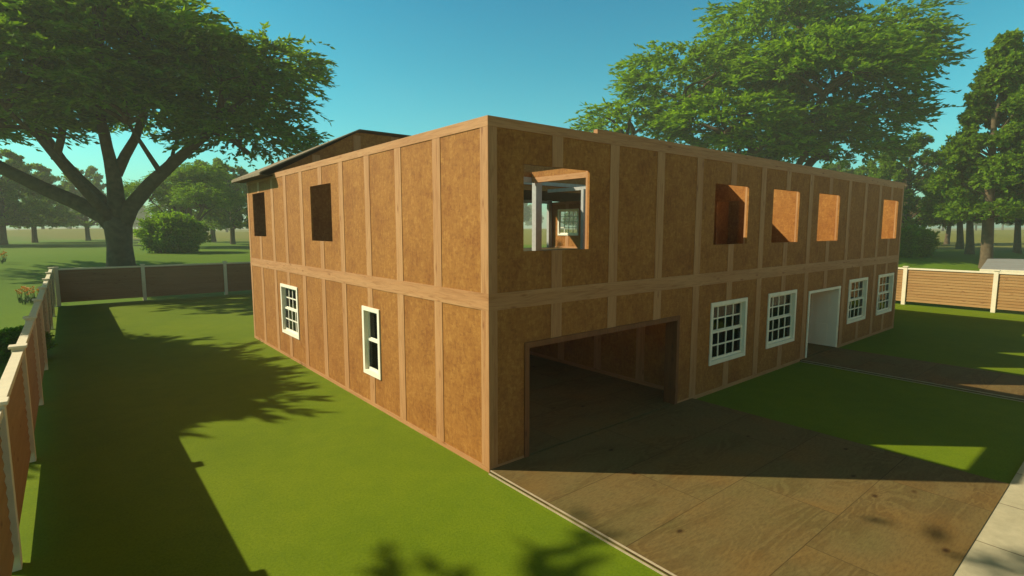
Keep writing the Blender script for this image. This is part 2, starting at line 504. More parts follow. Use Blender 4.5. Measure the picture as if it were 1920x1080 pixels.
wall_mesh('y', TW+.002, .012, .31, 6.19, .07, 2.78, [(4.0, 5.1, .7, 2.4)]).build('bounce_lining', PLASTER, house)  # unseen white linings added to brighten the garage by bounce
wall_mesh('x', TW+.002, .012, .07, 6.2, .07, 2.78, [(.77, 5.575, -1, 2.19)]).build('bounce_lining', PLASTER, house)
m = MB(); m.box(TW+.02, 3.09, 4.16, 6.19, 2.79, 2.835); m.box(3.11, 6.22, .64, 6.19, 2.79, 2.835); m.box(6.36, 9.44, .1, 6.19, 2.79, 2.835); m.box(9.46, 12.28, 2.56, 6.19, 2.79, 2.835); m.box(15.62, HW-.2, .1, 9, 2.79, 2.835)
m.build('bounce_ceiling', PLASTER, house)  # white ceilings added out of view, reflecting light into the lower rooms
partition('y', 12.3, 1.9, HD-.2, .062, 2.84, sides=())
partition('x', HD-.12, TW, HW-TW, .062, 2.84, sides=(), holes=((3, 4.6, .8, 2.3), (8, 9.6, .8, 2.3), (13, 14.6, .8, 2.3)))
partition('y', 15.5, TW, 9, .062, 2.84, sides=())
# upper storey, open to the sky in front
partition('y', 6.30, TW, 2.85, 3.021, 5.99, bats=(1.56,), sides=(1,))  # unseen wall added to block sun and cut bounce behind it
partition('y', 9.3, TW, 3.1, 3.021, 5.88, bats=(1.56,), holes=((.62, 1.30, 3.021, 4.98),), sides=(-1, 1))
partition('x', 1.45, 7.75, 9.29, 3.021, 5.88, sides=(-1, 1))
partition('y', 12.4, TW, 6.2, 3.021, 5.88, bats=(1.56,), sides=(1,))  # rear part unseen, lengthened to keep sun off the door leaf
partition('x', 2.62, 9.42, 12.38, 3.021, 5.88, bats=(10.9,), sides=(1,))
partition('y', 15.5, TW, 6.2, 3.021, 5.88, bats=(3.08, 4.6), sides=(1,))
partition('x', 6.2, 15.62, HW-TW-.01, 3.021, 5.88, sides=())
partition('y', 18.6, HD-2.9, 18.1, 3.021, 5.88, bats=(16.6,), holes=((15.62, 17.38, 3.80, 5.42),), sides=(-1,))
partition('x', 9.05, TW, 6.0, 3.021, 5.88, bats=(1.5, 3.0), sides=(-1,))
partition('x', HD-.12, TW, 10.8, 3.021, 5.88, sides=())
# header beams round the open room over the garage
def beam(x0, x1, y0, y1, z0, z1, mat=GREYWOOD, name='beam'):
    m = MB(); m.box(x0, x1, y0, y1, z0, z1); return m.build(name, mat, house, bevel=.006)
beam(6.30, 6.42, 2.86, 6.05, 5.66, 5.82, WY, 'header_beam')
m = MB(); m.box(6.31, 6.41, 2.86, 6.05, 5.822, 6.0); m.build('header_panel', OSB, house)
beam(TW+.03, 6.42, 6.06, 6.18, 5.68, 5.84, GREYWOOD, 'header_beam')
m = MB(); m.box(TW+.03, 6.40, 6.07, 6.17, 5.842, 6.0); m.build('header_panel', OSB, house)
beam(6.50, 6.76, 6.05, 6.25, 3.021, 5.98, GREYWOOD, 'post')
beam(11.9, 12.05, 9.0, 9.15, 3.021, 5.9, GREYWOOD, 'post')
beam(10.0, 18.3, 11.95, 12.10, 6.25, 6.42, GREYWOOD)
beam(12.5, 12.65, 9.0, 11.9, 5.92, 6.07, GREYWOOD)
beam(18.28, 18.55, 17.9, 18.1, 3.021, 6.0, GREYWOOD, 'post')
beam(10.9, 11.1, 17.9, 18.1, 3.021, 6.0, GREYWOOD, 'post')
beam(10.9, 18.55, 17.9, 18.08, 5.78, 5.95, GREYWOOD)

# gable wall and roof over the rear
gab = MB()
gab.add([(.02,12.06,6.0),(HW-2.9,12.06,6.0),(HW-2.9,12.06,7.70),(3.1,12.06,7.70),(.02,12.16,6.0),(HW-2.9,12.16,6.0),(HW-2.9,12.16,7.70),(3.1,12.16,7.70)],
        [(0,1,2,3),(7,6,5,4),(0,4,5,1),(1,5,6,2),(2,6,7,3),(3,7,4,0)])
gw = gab.build('gable_wall', OSB, house)
for c in (1.56, 3.08, 4.6, 6.15, 7.7, 9.2):
    zt = min(7.68, 6 + (c-.14)*.54)
    strip('x', 12.06, -1, c-.135, c+.135, 6.0, zt).build('batten', WZ, gw)
roof = empty('roof'); roof.parent = house
def slab(pts, t, name, mat):
    n = len(pts); m = MB()
    m.add([p for p in pts] + [(p[0], p[1], p[2]-t) for p in pts],
          [tuple(range(n)), tuple(range(2*n-1, n-1, -1))] + [(i, i+n, (i+1) % n+n, (i+1) % n) for i in range(n)])
    return m.build(name, mat, roof, fix=True)
zr, ze = 7.80, 6.02
slab([(-.42, 11.62, ze), (3.12, 11.95, zr), (3.12, 11.96, zr), (-.42, 15.45, ze)], .045, 'hip_slope', ROOFTOP)
slab([(3.13, 11.90, zr), (HW+.2, 11.90, zr), (HW+.2, 18.6, ze), (10.7, 18.6, ze), (10.7, 15.46, zr-.95), (-.41, 15.46, ze-.002)], .045, 'rear_slope', SOFFIT)
m = MB(); m.box(-.40, -.014, 11.70, 15.4, 5.925, 5.955); m.build('eave_soffit', SOFFIT, roof)
m = MB(); m.box(-.44, -.405, 11.62, 15.45, 5.92, 6.0); m.build('fascia', ROOFTOP, roof)

# windows
def window(axis, pos, u0, u1, z0, z1, cols, out=-1, name='window'):
    w = empty('window'); w.parent = house
    def bx(m, a, b, c, d, zz0, zz1):       # a..b along the wall, c..d depth (0 = outer face, + inwards)
        if axis == 'x': m.box(a, b, pos+c, pos+d, zz0, zz1)
        else: m.box(pos+c, pos+d, a, b, zz0, zz1)
    f = MB(); ft = .095
    bx(f, u0, u0+ft, -.03, .14, z0, z1); bx(f, u1-ft, u1, -.03, .14, z0, z1)
    bx(f, u0+ft, u1-ft, -.03, .14, z1-ft, z1)
    f.build('frame', WHITE, w)
    s = MB(); bx(s, u0+ft, u1-ft, -.03, .14, z0, z0+.10); s.build('sill', WHITE, w)
    zm = (z0+z1)/2 + .02
    for k, (a, b, dep) in enumerate(((z0+.10, zm+.02, .05), (zm-.02, z1-ft, .088))):
        m = MB(); st = .042 if cols > 1 else .05; ua, ub = u0+ft+.001, u1-ft-.001
        bx(m, ua, ua+st, dep, dep+.035, a, b); bx(m, ub-st, ub, dep, dep+.035, a, b)
        bx(m, ua+st, ub-st, dep, dep+.035, a, a+.06); bx(m, ua+st, ub-st, dep, dep+.035, b-.055, b)
        if cols > 1:
            n = cols
            for i in range(1, n):
                c = ua+st + (ub-ua-2*st)*i/n
                bx(m, c-.019, c+.019, dep+.003, dep+.03, a+.06, b-.055)
            zc = (a+.06 + b-.055)/2
            edges = [ua+st + (ub-ua-2*st)*i/n for i in range(n+1)]
            for i in range(n):
                bx(m, edges[i]+(.019 if i else 0), edges[i+1]-(.019 if i < n-1 else 0), dep+.005, dep+.028, zc-.019, zc+.019)
        m.build('sash', WHITE, w)
        p = MB(); c = dep + .017
        bx(p, ua+st-.005, ub-st+.005, c, c+.004, a+.055, b-.05); p.build('pane', GLASS, w)
    return w
for (a, b, c, d) in F_HOLES:
    if .7 < c < 1: window('x', 0, a, b, c, d, 4)
window('y', 0, *L_HOLES[0], 4); window('y', 0, *L_HOLES[1], 1)
window('y', 18.58, 15.62, 17.38, 3.80, 5.42, 4)

# front door: white frame, two leaves folded inwards
fr = MB(); fr.box(12.72, 12.80, -.03, .15, .062, 2.14); fr.box(15.24, 15.30, -.03, .15, .062, 2.14); fr.box(12.72, 15.32, -.03, .15, 2.141, 2.22)
fr.build('door_frame', WHITE, house, bevel=.002)
def leaf(x, face):
    m = MB(); m.box(x, x+.045, (.152 if face < 0 else -.02), 1.36, .07, 2.135)
    d = m.build('door', PLASTER, house, bevel=.002)
    p = MB()
    xa, xb = (x-.012, x-.001)
    for (y0, y1) in ((.28, .70), (.82, 1.24)):
        for (z0, z1) in ((.25, .85), (1.05, 1.9)):
            p.box(xa, xb, y0, y1, z0, z1)
    p.build('raised_panel', PLASTER, d, bevel=.002)
    k = MB()
    s = -1; x0 = x
    k.tube([(x0, 1.27, 1.0), (x0+s*.03, 1.27, 1.0), (x0+s*.034, 1.27, 1.0), (x0+s*.062, 1.27, 1.0), (x0+s*.075, 1.27, 1.0)], [.014, .014, .032, .034, .018], 12)
    k.build('handle', BRASS, d, smooth=True)
leaf(12.81, -1); leaf(15.19, 0.5)

# ------------------------------------------------------------------ fences
def fence(name, axis, pos, stations, face, label, mat):
    """face: +1 boards face +normal side"""
    root = empty(name, (pos, stations[0], 0) if axis == 'y' else (stations[0], pos, 0))
    tag(root, label, 'fence')
    o = root.location
    def bx(m, u0, u1, w0, w1, z0, z1):
        if axis == 'y': m.box(pos+w0-o.x, pos+w1-o.x, u0-o.y, u1-o.y, z0-o.z, z1-o.z)
        else: m.box(u0-o.x, u1-o.x, pos+w0-o.y, pos+w1-o.y, z0-o.z, z1-o.z)
    for s in stations:
        m = MB(); bx(m, s-.09, s+.09, -.09, .09, -.1, 2.10)
        p = m.build('post', FPOST, root, bevel=.006)
        m = MB(); bx(m, s-.125, s+.125, -.125, .125, 2.10, 2.145); m.build('cap', FPOST, p, bevel=.008)
    for a, b in zip(stations[:-1], stations[1:]):
        a += .091; b -= .091
        m = MB(); bx(m, a, b, -.07, .07, 1.965, 2.055); m.build('rail', FPOST, root, bevel=.005)
        m = MB(); n = 12; h = (1.965-.19)/n
        for k in range(n):
            z0 = .19 + k*h; z1 = z0 + h - .004
            pr = [(-.036, z0), (.036, z0), (.010, z1), (-.010, z1)]
            if axis == 'y': m.prism([(pos+p[0]-o.x, p[1]) for p in pr], 'y', a-o.y, b-o.y)
            else: m.prism([(pos+p[0]-o.y, p[1]) for p in pr], 'x', a-o.x, b-o.x)
        m.build('board_panel', mat, root, fix=True)
    return root
fence('board_fence', 'y', LX0, [-5.5, -2.45, 1.65, 5.68, 9.75, 13.93, 18.15, 22.4, 26.7, 30.95], 1,
      'brown board fence with cream posts along the side lawn, seen almost end on', FBOARD)
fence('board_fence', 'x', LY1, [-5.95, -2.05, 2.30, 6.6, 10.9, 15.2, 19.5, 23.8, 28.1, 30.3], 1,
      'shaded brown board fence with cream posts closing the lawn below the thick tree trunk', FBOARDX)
fence('board_fence', 'y', LX1, [-5.5, -1.82, 1.98, 5.9, 10, 14.2, 18.4, 22.6, 26.8, 30.9], -1,
      'sunlit tan board fence with bright cream posts behind the right end of the house', FBOARD)

# ------------------------------------------------------------------ vegetation
def quads_object(name, V, mat, parent, smooth=False):
    """V: (n,4,3) array of leaf quads"""
    n = len(V)
    me = bpy.data.meshes.new(name)
    me.vertices.add(n*4); me.loops.add(n*4); me.polygons.add(n)
    me.vertices.foreach_set('co', V.reshape(-1).astype(np.float32))
    me.loops.foreach_set('vertex_index', np.arange(n*4, dtype=np.int32))
    me.polygons.foreach_set('loop_start', np.arange(0, n*4, 4, dtype=np.int32))
    me.polygons.foreach_set('loop_total', np.full(n, 4, dtype=np.int32))
    me.update(calc_edges=True); me.validate()
    me.materials.append(mat)
    o = bpy.data.objects.new(name, me); COL.objects.link(o); o.parent = parent
    return o

def norm(a): return a/np.maximum(np.linalg.norm(a, axis=-1, keepdims=True), 1e-9)

def leaves_along(base, direc, length, nleaf, ll, lw, rng, spread=.65, droop=.0, jit=.28):
    """twigs (m,3) with a feather of leaves each -> (m*nleaf,4,3)"""
    m = len(base)
    t = (np.arange(nleaf)+.5)/nleaf
    t = t[None, :] + rng.uniform(-.4, .4, (m, nleaf))/nleaf
    up = np.array([0, 0, 1.0])
    side = norm(np.cross(direc, up)); nrm = norm(np.cross(side, direc))
    sgn = np.where(np.arange(nleaf) % 2 == 0, 1., -1.)[None, :]
    p = base[:, None] + direc[:, None]*(t*length[:, None])[..., None]
    p[..., 2] -= droop*(t*length[:, None])**2
    ld = norm(direc[:, None] + side[:, None]*(sgn*rng.uniform(.2, 1, (m, nleaf))*spread)[..., None]
              + rng.normal(0, jit, (m, nleaf, 3)))
    w = norm(np.cross(ld, nrm[:, None] + rng.normal(0, .45, (m, nleaf, 3))))
    L = ll*rng.uniform(.65, 1.25, (m, nleaf))[..., None]; Wd = lw*rng.uniform(.7, 1.2, (m, nleaf))[..., None]
    q = np.stack([p, p+ld*L*.45+w*Wd*.5, p+ld*L, p+ld*L*.45-w*Wd*.5], axis=2)
    return q.reshape(-1, 4, 3)

def limb(m, a, b, ra, rb, rng, sag=.0, n=6, k=9, bend=.06):
    a = np.array(a, float); b = np.array(b, float)
    L = np.linalg.norm(b-a)
    off = rng.normal(0, bend*L, 3)
    pts = []; rad = []
    for i in range(n):
        t = i/(n-1)
        p = a+(b-a)*t + off*math.sin(math.pi*t); p[2] += sag*L*math.sin(math.pi*t)
        pts.append(p); rad.append(ra+(rb-ra)*t)
    m.tube(pts, rad, k)
    return pts

def acacia(name, lobes, trunk_h, trunk_r, seed, dens=1.0, lean=(0, 0), leaf=(.55, .23), nlimb=6, limbs=None):
    rng = np.random.default_rng(seed)
    root = empty(name)
    tr = MB()
    top = np.array([lean[0], lean[1], trunk_h])
    tr.tube([(0, 0, -.6), (0, 0, .0), (lean[0]*.1, lean[1]*.1, .7), (lean[0]*.4, lean[1]*.4, trunk_h*.55), tuple(top), tuple(top+np.array([0, 0, .5]))],
            [trunk_r*1.35, trunk_r*1.2, trunk_r*1.0, trunk_r*.88, trunk_r*1.0, trunk_r*.75], 14)
    for (pl, ra, rb) in (limbs or []):
        n = len(pl)
        tr.tube(pl, [ra + (rb-ra)*i/(n-1) for i in range(n)], 10)
    parts = []; joints = []
    for li, (c, r) in enumerate(lobes):
        c = np.array(c, float); r = np.array(r, float)
        mid = top + (c-top)*np.array([.62, .62, .45])
        if li < nlimb and not limbs:
            p = limb(tr, top-np.array([0, 0, trunk_r*.3]), mid, trunk_r*.50, trunk_r*.27, rng, -.06)
            joints += p[2:]
        else:
            allp = [np.array(q, float) for (pl, _a, _b) in (limbs or []) for q in pl[1:]] + [np.array(q, float) for q in joints]
            e0 = c - np.array([0, 0, r[2]*.6])
            near = min(allp, key=lambda q: float(np.linalg.norm(q-e0))) if allp else top
            p = limb(tr, near, e0, trunk_r*.16, trunk_r*.12, rng, .03, 5, 6)
        for k in range(5 if li < nlimb and not limbs else 3):
            d = rng.normal(0, 1, 3); d[2] = abs(d[2])*.35
            e = c + norm(d)*r*rng.uniform(.45, .8)
            q = limb(tr, p[-2] if k % 2 else p[-1], e, trunk_r*.22, trunk_r*.05, rng, .05, 5, 6)
            for j in range(2):
                d2 = rng.normal(0, 1, 3); d2[2] *= .4
                limb(tr, q[3], e + norm(d2)*r*.35, trunk_r*.07, .03, rng, 0, 4, 5)
        nt = int(dens*13.0*(r[0]*r[1]+r[0]*r[2]+r[1]*r[2]))
        d = norm(rng.normal(0, 1, (nt, 3)))
        keep = d[:, 2] > -.45
        d = d[keep]
        # ripple the shell into layered shelves
        shelf = 1 + .16*np.sin(d[:, 2]*9 + 3*np.sin(np.arctan2(d[:, 1], d[:, 0])*3 + seed))
        rad = rng.uniform(.45, 1, len(d))**.6*shelf
        pos = c + d*r*rad[:, None]
        horiz = d.copy(); horiz[:, 2] = 0
        dirv = norm(norm(horiz + 1e-6)*1.0 + rng.normal(0, .33, d.shape)*np.array([1, 1, .55]) + np.array([0, 0, -.10]))
        ln = rng.uniform(1.1, 2.5, len(d))
        parts.append(leaves_along(pos, dirv, ln, 16, leaf[0], leaf[1], rng, .6, .055))
    tr.build('trunk', BARK, root, smooth=True)
    quads_object('crown', np.concatenate(parts), LEAF_A, root)
    return root

def maple(name, h, crown_r, z0, trunk_r, seed, n_clump=150, per=26, leaf=(.28, .2), mat=None, taper=.75, pw=1.7):
    rng = np.random.default_rng(seed)
    root = empty(name)
    tr = MB()
    pts = [(0, 0, -.6), (0, 0, 0), (.02, .03, 1), (.15*rng.normal(), .15*rng.normal(), h*.35), (.3*rng.normal(), .3*rng.normal(), h*.65), (.3*rng.normal(), .3*rng.normal(), h*.93)]
    tr.tube(pts, [trunk_r*1.4, trunk_r*1.25, trunk_r, trunk_r*.8, trunk_r*.45, .05], 12)
    parts = []
    zz = rng.uniform(0, 1, n_clump)
    for i in range(n_clump):
        t = zz[i]
        z = z0 + (h-z0)*t
        prof = crown_r*(1-t**pw*taper)*min(1, .62+t*2.2)*(1 if t < .9 else .75)
        a = rng.uniform(0, 2*math.pi); rr = prof*rng.uniform(.25, 1)**.55
        c = np.array([rr*math.cos(a), rr*math.sin(a), z - .12*rr])
        s = min(crown_r, 3.4)*rng.uniform(.15, .27)*(1-.35*t)
        if i % 3 == 0:
            zb = max(z0*.85, c[2]-rr*.55-.3)
            limb(tr, (0, 0, min(zb, h*.85)), c, trunk_r*.22, .03, rng, .03, 5, 6)
        nt = per
        d = norm(rng.normal(0, 1, (nt, 3))*np.array([1, 1, .8]))
        pos = c + d*s*rng.uniform(.2, .85, (nt, 1))*np.array([1, 1, .65])
        out = norm(np.array([c[0], c[1], 0])+1e-6)
        dirv = norm(d + out*.6 + rng.normal(0, .3, d.shape))
        parts.append(leaves_along(pos, dirv, rng.uniform(.5, 1.0, nt)*s*.9, 14, leaf[0], leaf[1], rng, .9, .02, .8))
    tr.build('trunk', BARK, root, smooth=True)
    quads_object('crown', np.concatenate(parts), mat or LEAF_M, root)
    return root

def bush(name, r, h, seed, n=4200, leaf=(.24, .18)):
    rng = np.random.default_rng(seed)
    root = empty(name)
    tr = MB()
    for k in range(9):
        a = rng.uniform(0, 6.28)
        limb(tr, (.1*math.cos(a), .1*math.sin(a), -.1), (r*.6*math.cos(a), r*.6*math.sin(a), h*rng.uniform(.5, .85)), .06, .02, rng, .05, 5, 6)
    d = norm(rng.normal(0, 1, (n, 3)))
    lump = 1 + .13*np.sin(d[:, 0]*7+seed)*np.sin(d[:, 1]*6) + .1*np.sin(d[:, 2]*11+d[:, 0]*5)
    pos = d*np.array([r, r, h*.52])*(rng.uniform(.35, 1, (n, 1))**.4)*lump[:, None]*.92 + np.array([0, 0, h*.46])
    pos[:, 2] = np.maximum(pos[:, 2], .06)
    dirv = norm(d+rng.normal(0, .5, d.shape)+np.array([0, 0, .25]))
    V = leaves_along(pos, dirv, rng.uniform(.25, .5, n), 8, leaf[0], leaf[1], rng, .9, 0, .6)
    tr.build('trunk', BARK, root, smooth=True)
    quads_object('crown', V, LEAF_B, root)
    return root

CAM = np.array([-5.3425, -7.0904, 4.1814]); FW = np.array([.6362, .7715]); RT = np.array([.7715, -.6362])
def spot(px, D):
    lat = (px-960)/1007.2*D
    p = CAM[:2] + FW*D + RT*lat
    return float(p[0]), float(p[1])
def put(o, x, y, rz=0, s=1.0):
    o.location = (x, y, gz(x, y)); o.rotation_euler = (0, 0, rz); o.scale = (s, s, s)
    return o

# big spreading tree behind the back fence; local axes turned so that +x points right in the picture
view_rz = math.atan2(RT[1], RT[0])
lobesL = [((0, 0, 17.0), (9, 8, 4.2)), ((9.0, -1, 14.0), (5.8, 5.5, 3.6)), ((-9, -1, 14.2), (7.5, 6, 3.8)), ((-1, -8, 13.6), (8, 6, 3.4)),
          ((1, 8, 14.4), (8, 6, 3.4)), ((-16, 1, 12.6), (6, 5, 3.2)), ((12.0, 1, 16.2), (3.4, 4, 2.4)), ((10.2, 1, 10.6), (4.4, 4.5, 1.9)), ((-4, -3, 19.6), (8, 6, 3.2)), ((4, -6, 16.5), (7, 5, 3.2)), ((3.5, -3, 12.2), (5, 4.5, 1.8)), ((-6, -4, 11.6), (5, 4.5, 1.7))]
def px_limb(pts, depth, ra, rb, ox=226, k=.0427, z0=.95):
    n = len(pts)
    return ([((px-ox)*k, depth*i/(n-1), 4.18+(430-py)*k-z0) for i, (px, py) in enumerate(pts)], ra, rb)
limbsL = [px_limb([(222, 425), (205, 402), (165, 380), (105, 352), (40, 318), (-10, 285), (-60, 240)], -1.0, .72, .34),
          px_limb([(220, 410), (195, 372), (150, 330), (118, 296), (80, 240), (40, 190)], 1.2, .52, .24),
          px_limb([(120, 298), (142, 262), (158, 225), (172, 180)], -1.2, .30, .18),
          px_limb([(92, 255), (82, 215), (78, 180)], 1.0, .22, .14),
          px_limb([(226, 425), (229, 380), (231, 335), (229, 300), (223, 250), (222, 190)], -.8, .70, .26),
          px_limb([(230, 325), (245, 290), (262, 258), (274, 220), (290, 170)], 1.0, .42, .22),
          px_limb([(222, 285), (205, 245), (180, 190)], 1.6, .26, .15),
          px_limb([(230, 425), (250, 385), (288, 342), (330, 305), (375, 268), (415, 235), (450, 200)], .6, .66, .22),
          px_limb([(312, 322), (300, 285), (284, 240)], -1.5, .22, .12),
          px_limb([(228, 420), (236, 372), (250, 330), (262, 280)], 5.0, .45, .22),
          px_limb([(224, 420), (214, 372), (206, 330), (196, 280)], -5.0, .45, .22)]
tL = acacia('spreading_tree', lobesL, 3.9, .98, 3, limbs=limbsL)
put(tL, *spot(226, 43), rz=view_rz)
tag(tL, 'huge dark spreading tree with thick forked trunk behind the left fence', 'tree')
lobesR = [((0, 0, 19.4), (5.4, 5, 4.0)), ((9.2, 0, 19.0), (4.2, 4.5, 3.0)), ((-8.0, 0, 15.8), (4.8, 5, 3.0)), ((-12.8, 1, 12.0), (3.8, 4, 2.4)),
          ((8.4, 0, 12.6), (4.0, 5, 2.2)), ((1, -6.5, 14.8), (6.2, 4.2, 3.0)), ((0, 7, 16), (6, 4, 3.0)), ((-6, -5, 11.4), (4.8, 4.2, 2.0)), ((4, -3, 16.0), (5.8, 5, 3.2)), ((2.0, 0, 22.0), (2.8, 2.8, 1.9)), ((1.5, -3, 11.2), (5, 4, 1.7)), ((12.2, 0, 17.2), (2.2, 3, 1.6)), ((4, -2.5, 9.4), (5, 4, 1.5)), ((-3, -3.5, 9.6), (4.5, 4, 1.4))]
def mirrored(limbs, f):
    return [([(-x*f, y*f, z*f) for (x, y, z) in p], ra*f, rb*f) for (p, ra, rb) in limbs]
tR = acacia('spreading_tree', lobesR, 3.9, .92, 11, dens=1.05, limbs=mirrored(limbsL[1:], .98))
put(tR, *spot(1430, 59), rz=view_rz, s=1.17)
tag(tR, 'tall bright green spreading tree with layered crown rising behind the house roofline', 'tree')
# trees standing left of the picture whose shade falls on the lawn
kids_L = {tL.name: children(tL), tR.name: children(tR)}
def dup(src, kids, label, x, y, rz, s, group=None):
    o = src.copy(); COL.objects.link(o)
    for ch in kids:
        d = ch.copy(); COL.objects.link(d); d.parent = o
    o['label'] = label
    if group: o['group'] = group
    put(o, x, y, rz, s)
    return o
def shade_lobes(base, z, spots):
    return [((sx - 1.0666*zz - base[0], sy + .9925*zz - base[1], zz), (r, r*.85, rz)) for (sx, sy, zz, r, rz) in
            [(p[0], p[1], z + p[4], p[2], p[3]) for p in spots]]
B1 = (-16.0, 20.5)
tS = acacia('spreading_tree', shade_lobes(B1, 9.0, [(-4.9, 9.3, 2.3, .3, 0), (-3.9, 8.3, 1.4, .15, 0), (-6.1, 13.2, 2.9, .45, .3), (-5.3, 11.3, 2.6, .35, .15), (-6.6, 9.6, 2.6, .5, .4), (-9.8, 12, 3, 1, 1.2), (-6.4, 15.4, 2.4, .5, .2), (-9, 15.5, 3, .8, .8)]),
            4.0, .5, 17, dens=5.5, nlimb=4, leaf=(.6, .2))
tS.location = (B1[0], B1[1], gz(*B1))
tag(tS, 'spreading tree outside the side fence shading the middle of the side lawn', 'tree')
B2 = (-18.5, 8.0)
tT = acacia('spreading_tree', shade_lobes(B2, 13.0, [(-5.0, -5.0, 1.9, .5, 0), (-3.9, -2.5, .75, .12, 0), (-2.4, -2.6, .8, .12, .2), (-2.8, -3.9, .75, .12, 0), (2.6, -6.9, .8, .12, 0), (1.3, -7.4, .7, .12, .2), (-1.4, -8.4, 1.6, .4, .3), (3.2, -9.0, 1.2, .3, 0), (-5.8, -6.5, 2.4, .5, .6)]),
            6.5, .42, 19, dens=1.3, nlimb=1)
tT.location = (B2[0]-.9, B2[1]-.5, gz(*B2))
tag(tT, 'tall thin crowned tree outside the side fence casting dappled shade by the driveway', 'tree')

# round leafy trees
mA = maple('leafy_tree', 18.2, 4.8, 4.9, .42, 21, 210, 36, taper=.88, pw=.95)
mB = maple('leafy_tree', 15.0, 6.4, 3.6, .42, 33, 170, 28, taper=.6)
mC = maple('leafy_tree', 9.5, 4.3, 4.0, .36, 44, 90, 30, taper=.5)
put(mA, *spot(1850, 44), rz=.4)
tag(mA, 'tall leafy tree with a straight trunk right behind the sunlit fence', 'tree', 'leafy trees round the plot')
put(mB, *spot(1692, 74), rz=1.0, s=1.0)
tag(mB, 'hazy leafy tree just past the right end of the house roofline', 'tree', 'leafy trees round the plot')
kA, kB, kC = children(mA), children(mB), children(mC)
G = 'leafy trees round the plot'
def mt(px, D, s, label, k=0, rz=None):
    x, y = spot(px, D)
    return dup((mA, mB, mC)[k], (kA, kB, kC)[k], label, x, y, random.uniform(0, 6.28) if rz is None else rz, s, G)
put(mC, *spot(1816, 56), rz=2.2)
tag(mC, 'leafy tree whose trunk stands second behind the sunlit fence', 'tree', G)
mt(1797, 70, 1.05, 'leafy tree whose trunk stands third behind the sunlit fence', 2)
mt(1905, 62, .95, 'leafy tree at the right edge partly behind the nearest straight trunk', 2)
mt(1772, 92, 1.0, 'far leafy tree between the round bush and the straight trunks', 2)
mt(1640, 88, .95, 'hazy leafy tree rising behind the right end of the roofline', 1)
mt(1560, 100, 1.0, 'faint leafy tree behind the spreading tree over the roof', 1)
mt(1440, 110, 1.05, 'faint leafy tree behind the spreading tree trunk over the roof', 1)
mt(68, 96, .95, 'hazy leafy tree with a thin trunk left of the huge spreading tree', 1)
mt(168, 112, 1.0, 'hazy leafy tree seen just left of the huge forked trunk', 1)
mt(10, 84, 1.0, 'hazy leafy tree at the left edge of the picture', 1)
mt(402, 105, 1.05, 'hazy leafy tree behind the round bush by the house', 1)
mt(438, 92, .9, 'hazy leafy tree right beside the left end of the house', 1)
x, y = spot(352, 78)
dup(tL, kids_L[tL.name], 'hazy spreading tree with forked limbs behind the round bush', x, y, view_rz + 2.4, .52)
# far trees fading into the haze
rng = np.random.default_rng(5)
def far(px, D, s, k):
    x, y = spot(px, D)
    dup(mA if k == 0 else mB, kA if k == 0 else kB, 'pale far tree standing deep in the haze', x, y, rng.uniform(0, 6.28), s, 'far trees in the haze')
for px in range(-260, 2200, 84):
    if 560 < px < 880: continue
    far(px + rng.uniform(-26, 26), rng.uniform(190, 270), rng.uniform(.95, 1.25), int(rng.integers(0, 2)))
for px in range(-200, 2160, 120):
    far(px + rng.uniform(-40, 40), rng.uniform(320, 480), rng.uniform(1.0, 1.5), int(rng.integers(0, 2)))
# trees out of the picture on the sunny side, throwing long shade over the field, and across the street
for (x, y, s, k) in ((-26, 114, 1.2, 1), (-20, 108, 1.15, 1), (-34, 120, 1.2, 1), (-52, 128, 1.2, 0), (-64, 100, 1.2, 1)):
    dup(mA if k == 0 else mB, kA if k == 0 else kB, 'leafy tree on the meadow left of the huge spreading tree', x, y, rng.uniform(0, 6.28), s, G)
# unseen houses added across the road to bounce warm light onto the front
BOUNCE_STUCCO = m_plain('tan_bounce_render', (.44,.24,.10), .85, .08, 2)
def add_reflector_house(x):
    h = empty('reflector_house', (x, -25, 0))
    holes = [(-6.2, -4.6, .9, 2.3), (-2.6, -1.0, .9, 2.3), (1.2, 2.3, -1, 2.1), (4.6, 6.2, .9, 2.3), (-6.2, -4.6, 3.9, 5.3), (-.8, .8, 3.9, 5.3), (4.6, 6.2, 3.9, 5.3)]
    f = wall_mesh('x', -.2, .2, -8, 8, -.1, 6.2, holes).build('wall', BOUNCE_STUCCO, h)
    m = MB(); m.box(-8, -7.8, -9, -.201, -.1, 6.2); m.box(7.8, 8, -9, -.201, -.1, 6.2); m.box(-7.8, 7.8, -9, -8.8, -.1, 6.2); m.box(-7.8, 7.8, -8.8, -.25, 2.9, 3.1)
    m.build('side_walls', BOUNCE_STUCCO, h)
    r = MB(); r.prism([(.5, 6.2), (-4.5, 9.2), (-9.5, 6.2)], 'x', -8.4, 8.4); r.build('roof', ROOFTOP, h, fix=True)
    for (a, b, c, d) in holes:
        w = MB(); w.box(a, b, -.16, -.15, max(c, -.05), d)
        fr = MB()
        if c > 0:
            o = w.build('pane', GLASS, h)
            fr.box(a, a+.07, -.18, .02, c, d); fr.box(b-.07, b, -.18, .02, c, d); fr.box(a+.07, b-.07, -.18, .02, c, c+.07); fr.box(a+.07, b-.07, -.18, .02, d-.07, d)
            fr.build('window_frame', WHITE, h)
        else:
            w.build('door', PLASTER, h)
    return h
for x, lab in ((-26, 'unseen tan house added to bounce light across the road, furthest towards the side fence'), (-6, 'unseen tan house added to bounce light across the road at the garage corner'), (14, 'unseen tan house added to bounce light across the road at the front door'), (34, 'unseen tan house added to bounce light across the road, opposite the sunlit fence')):
    tag(add_reflector_house(x), lab, 'house', 'added light-bouncing houses across the road')

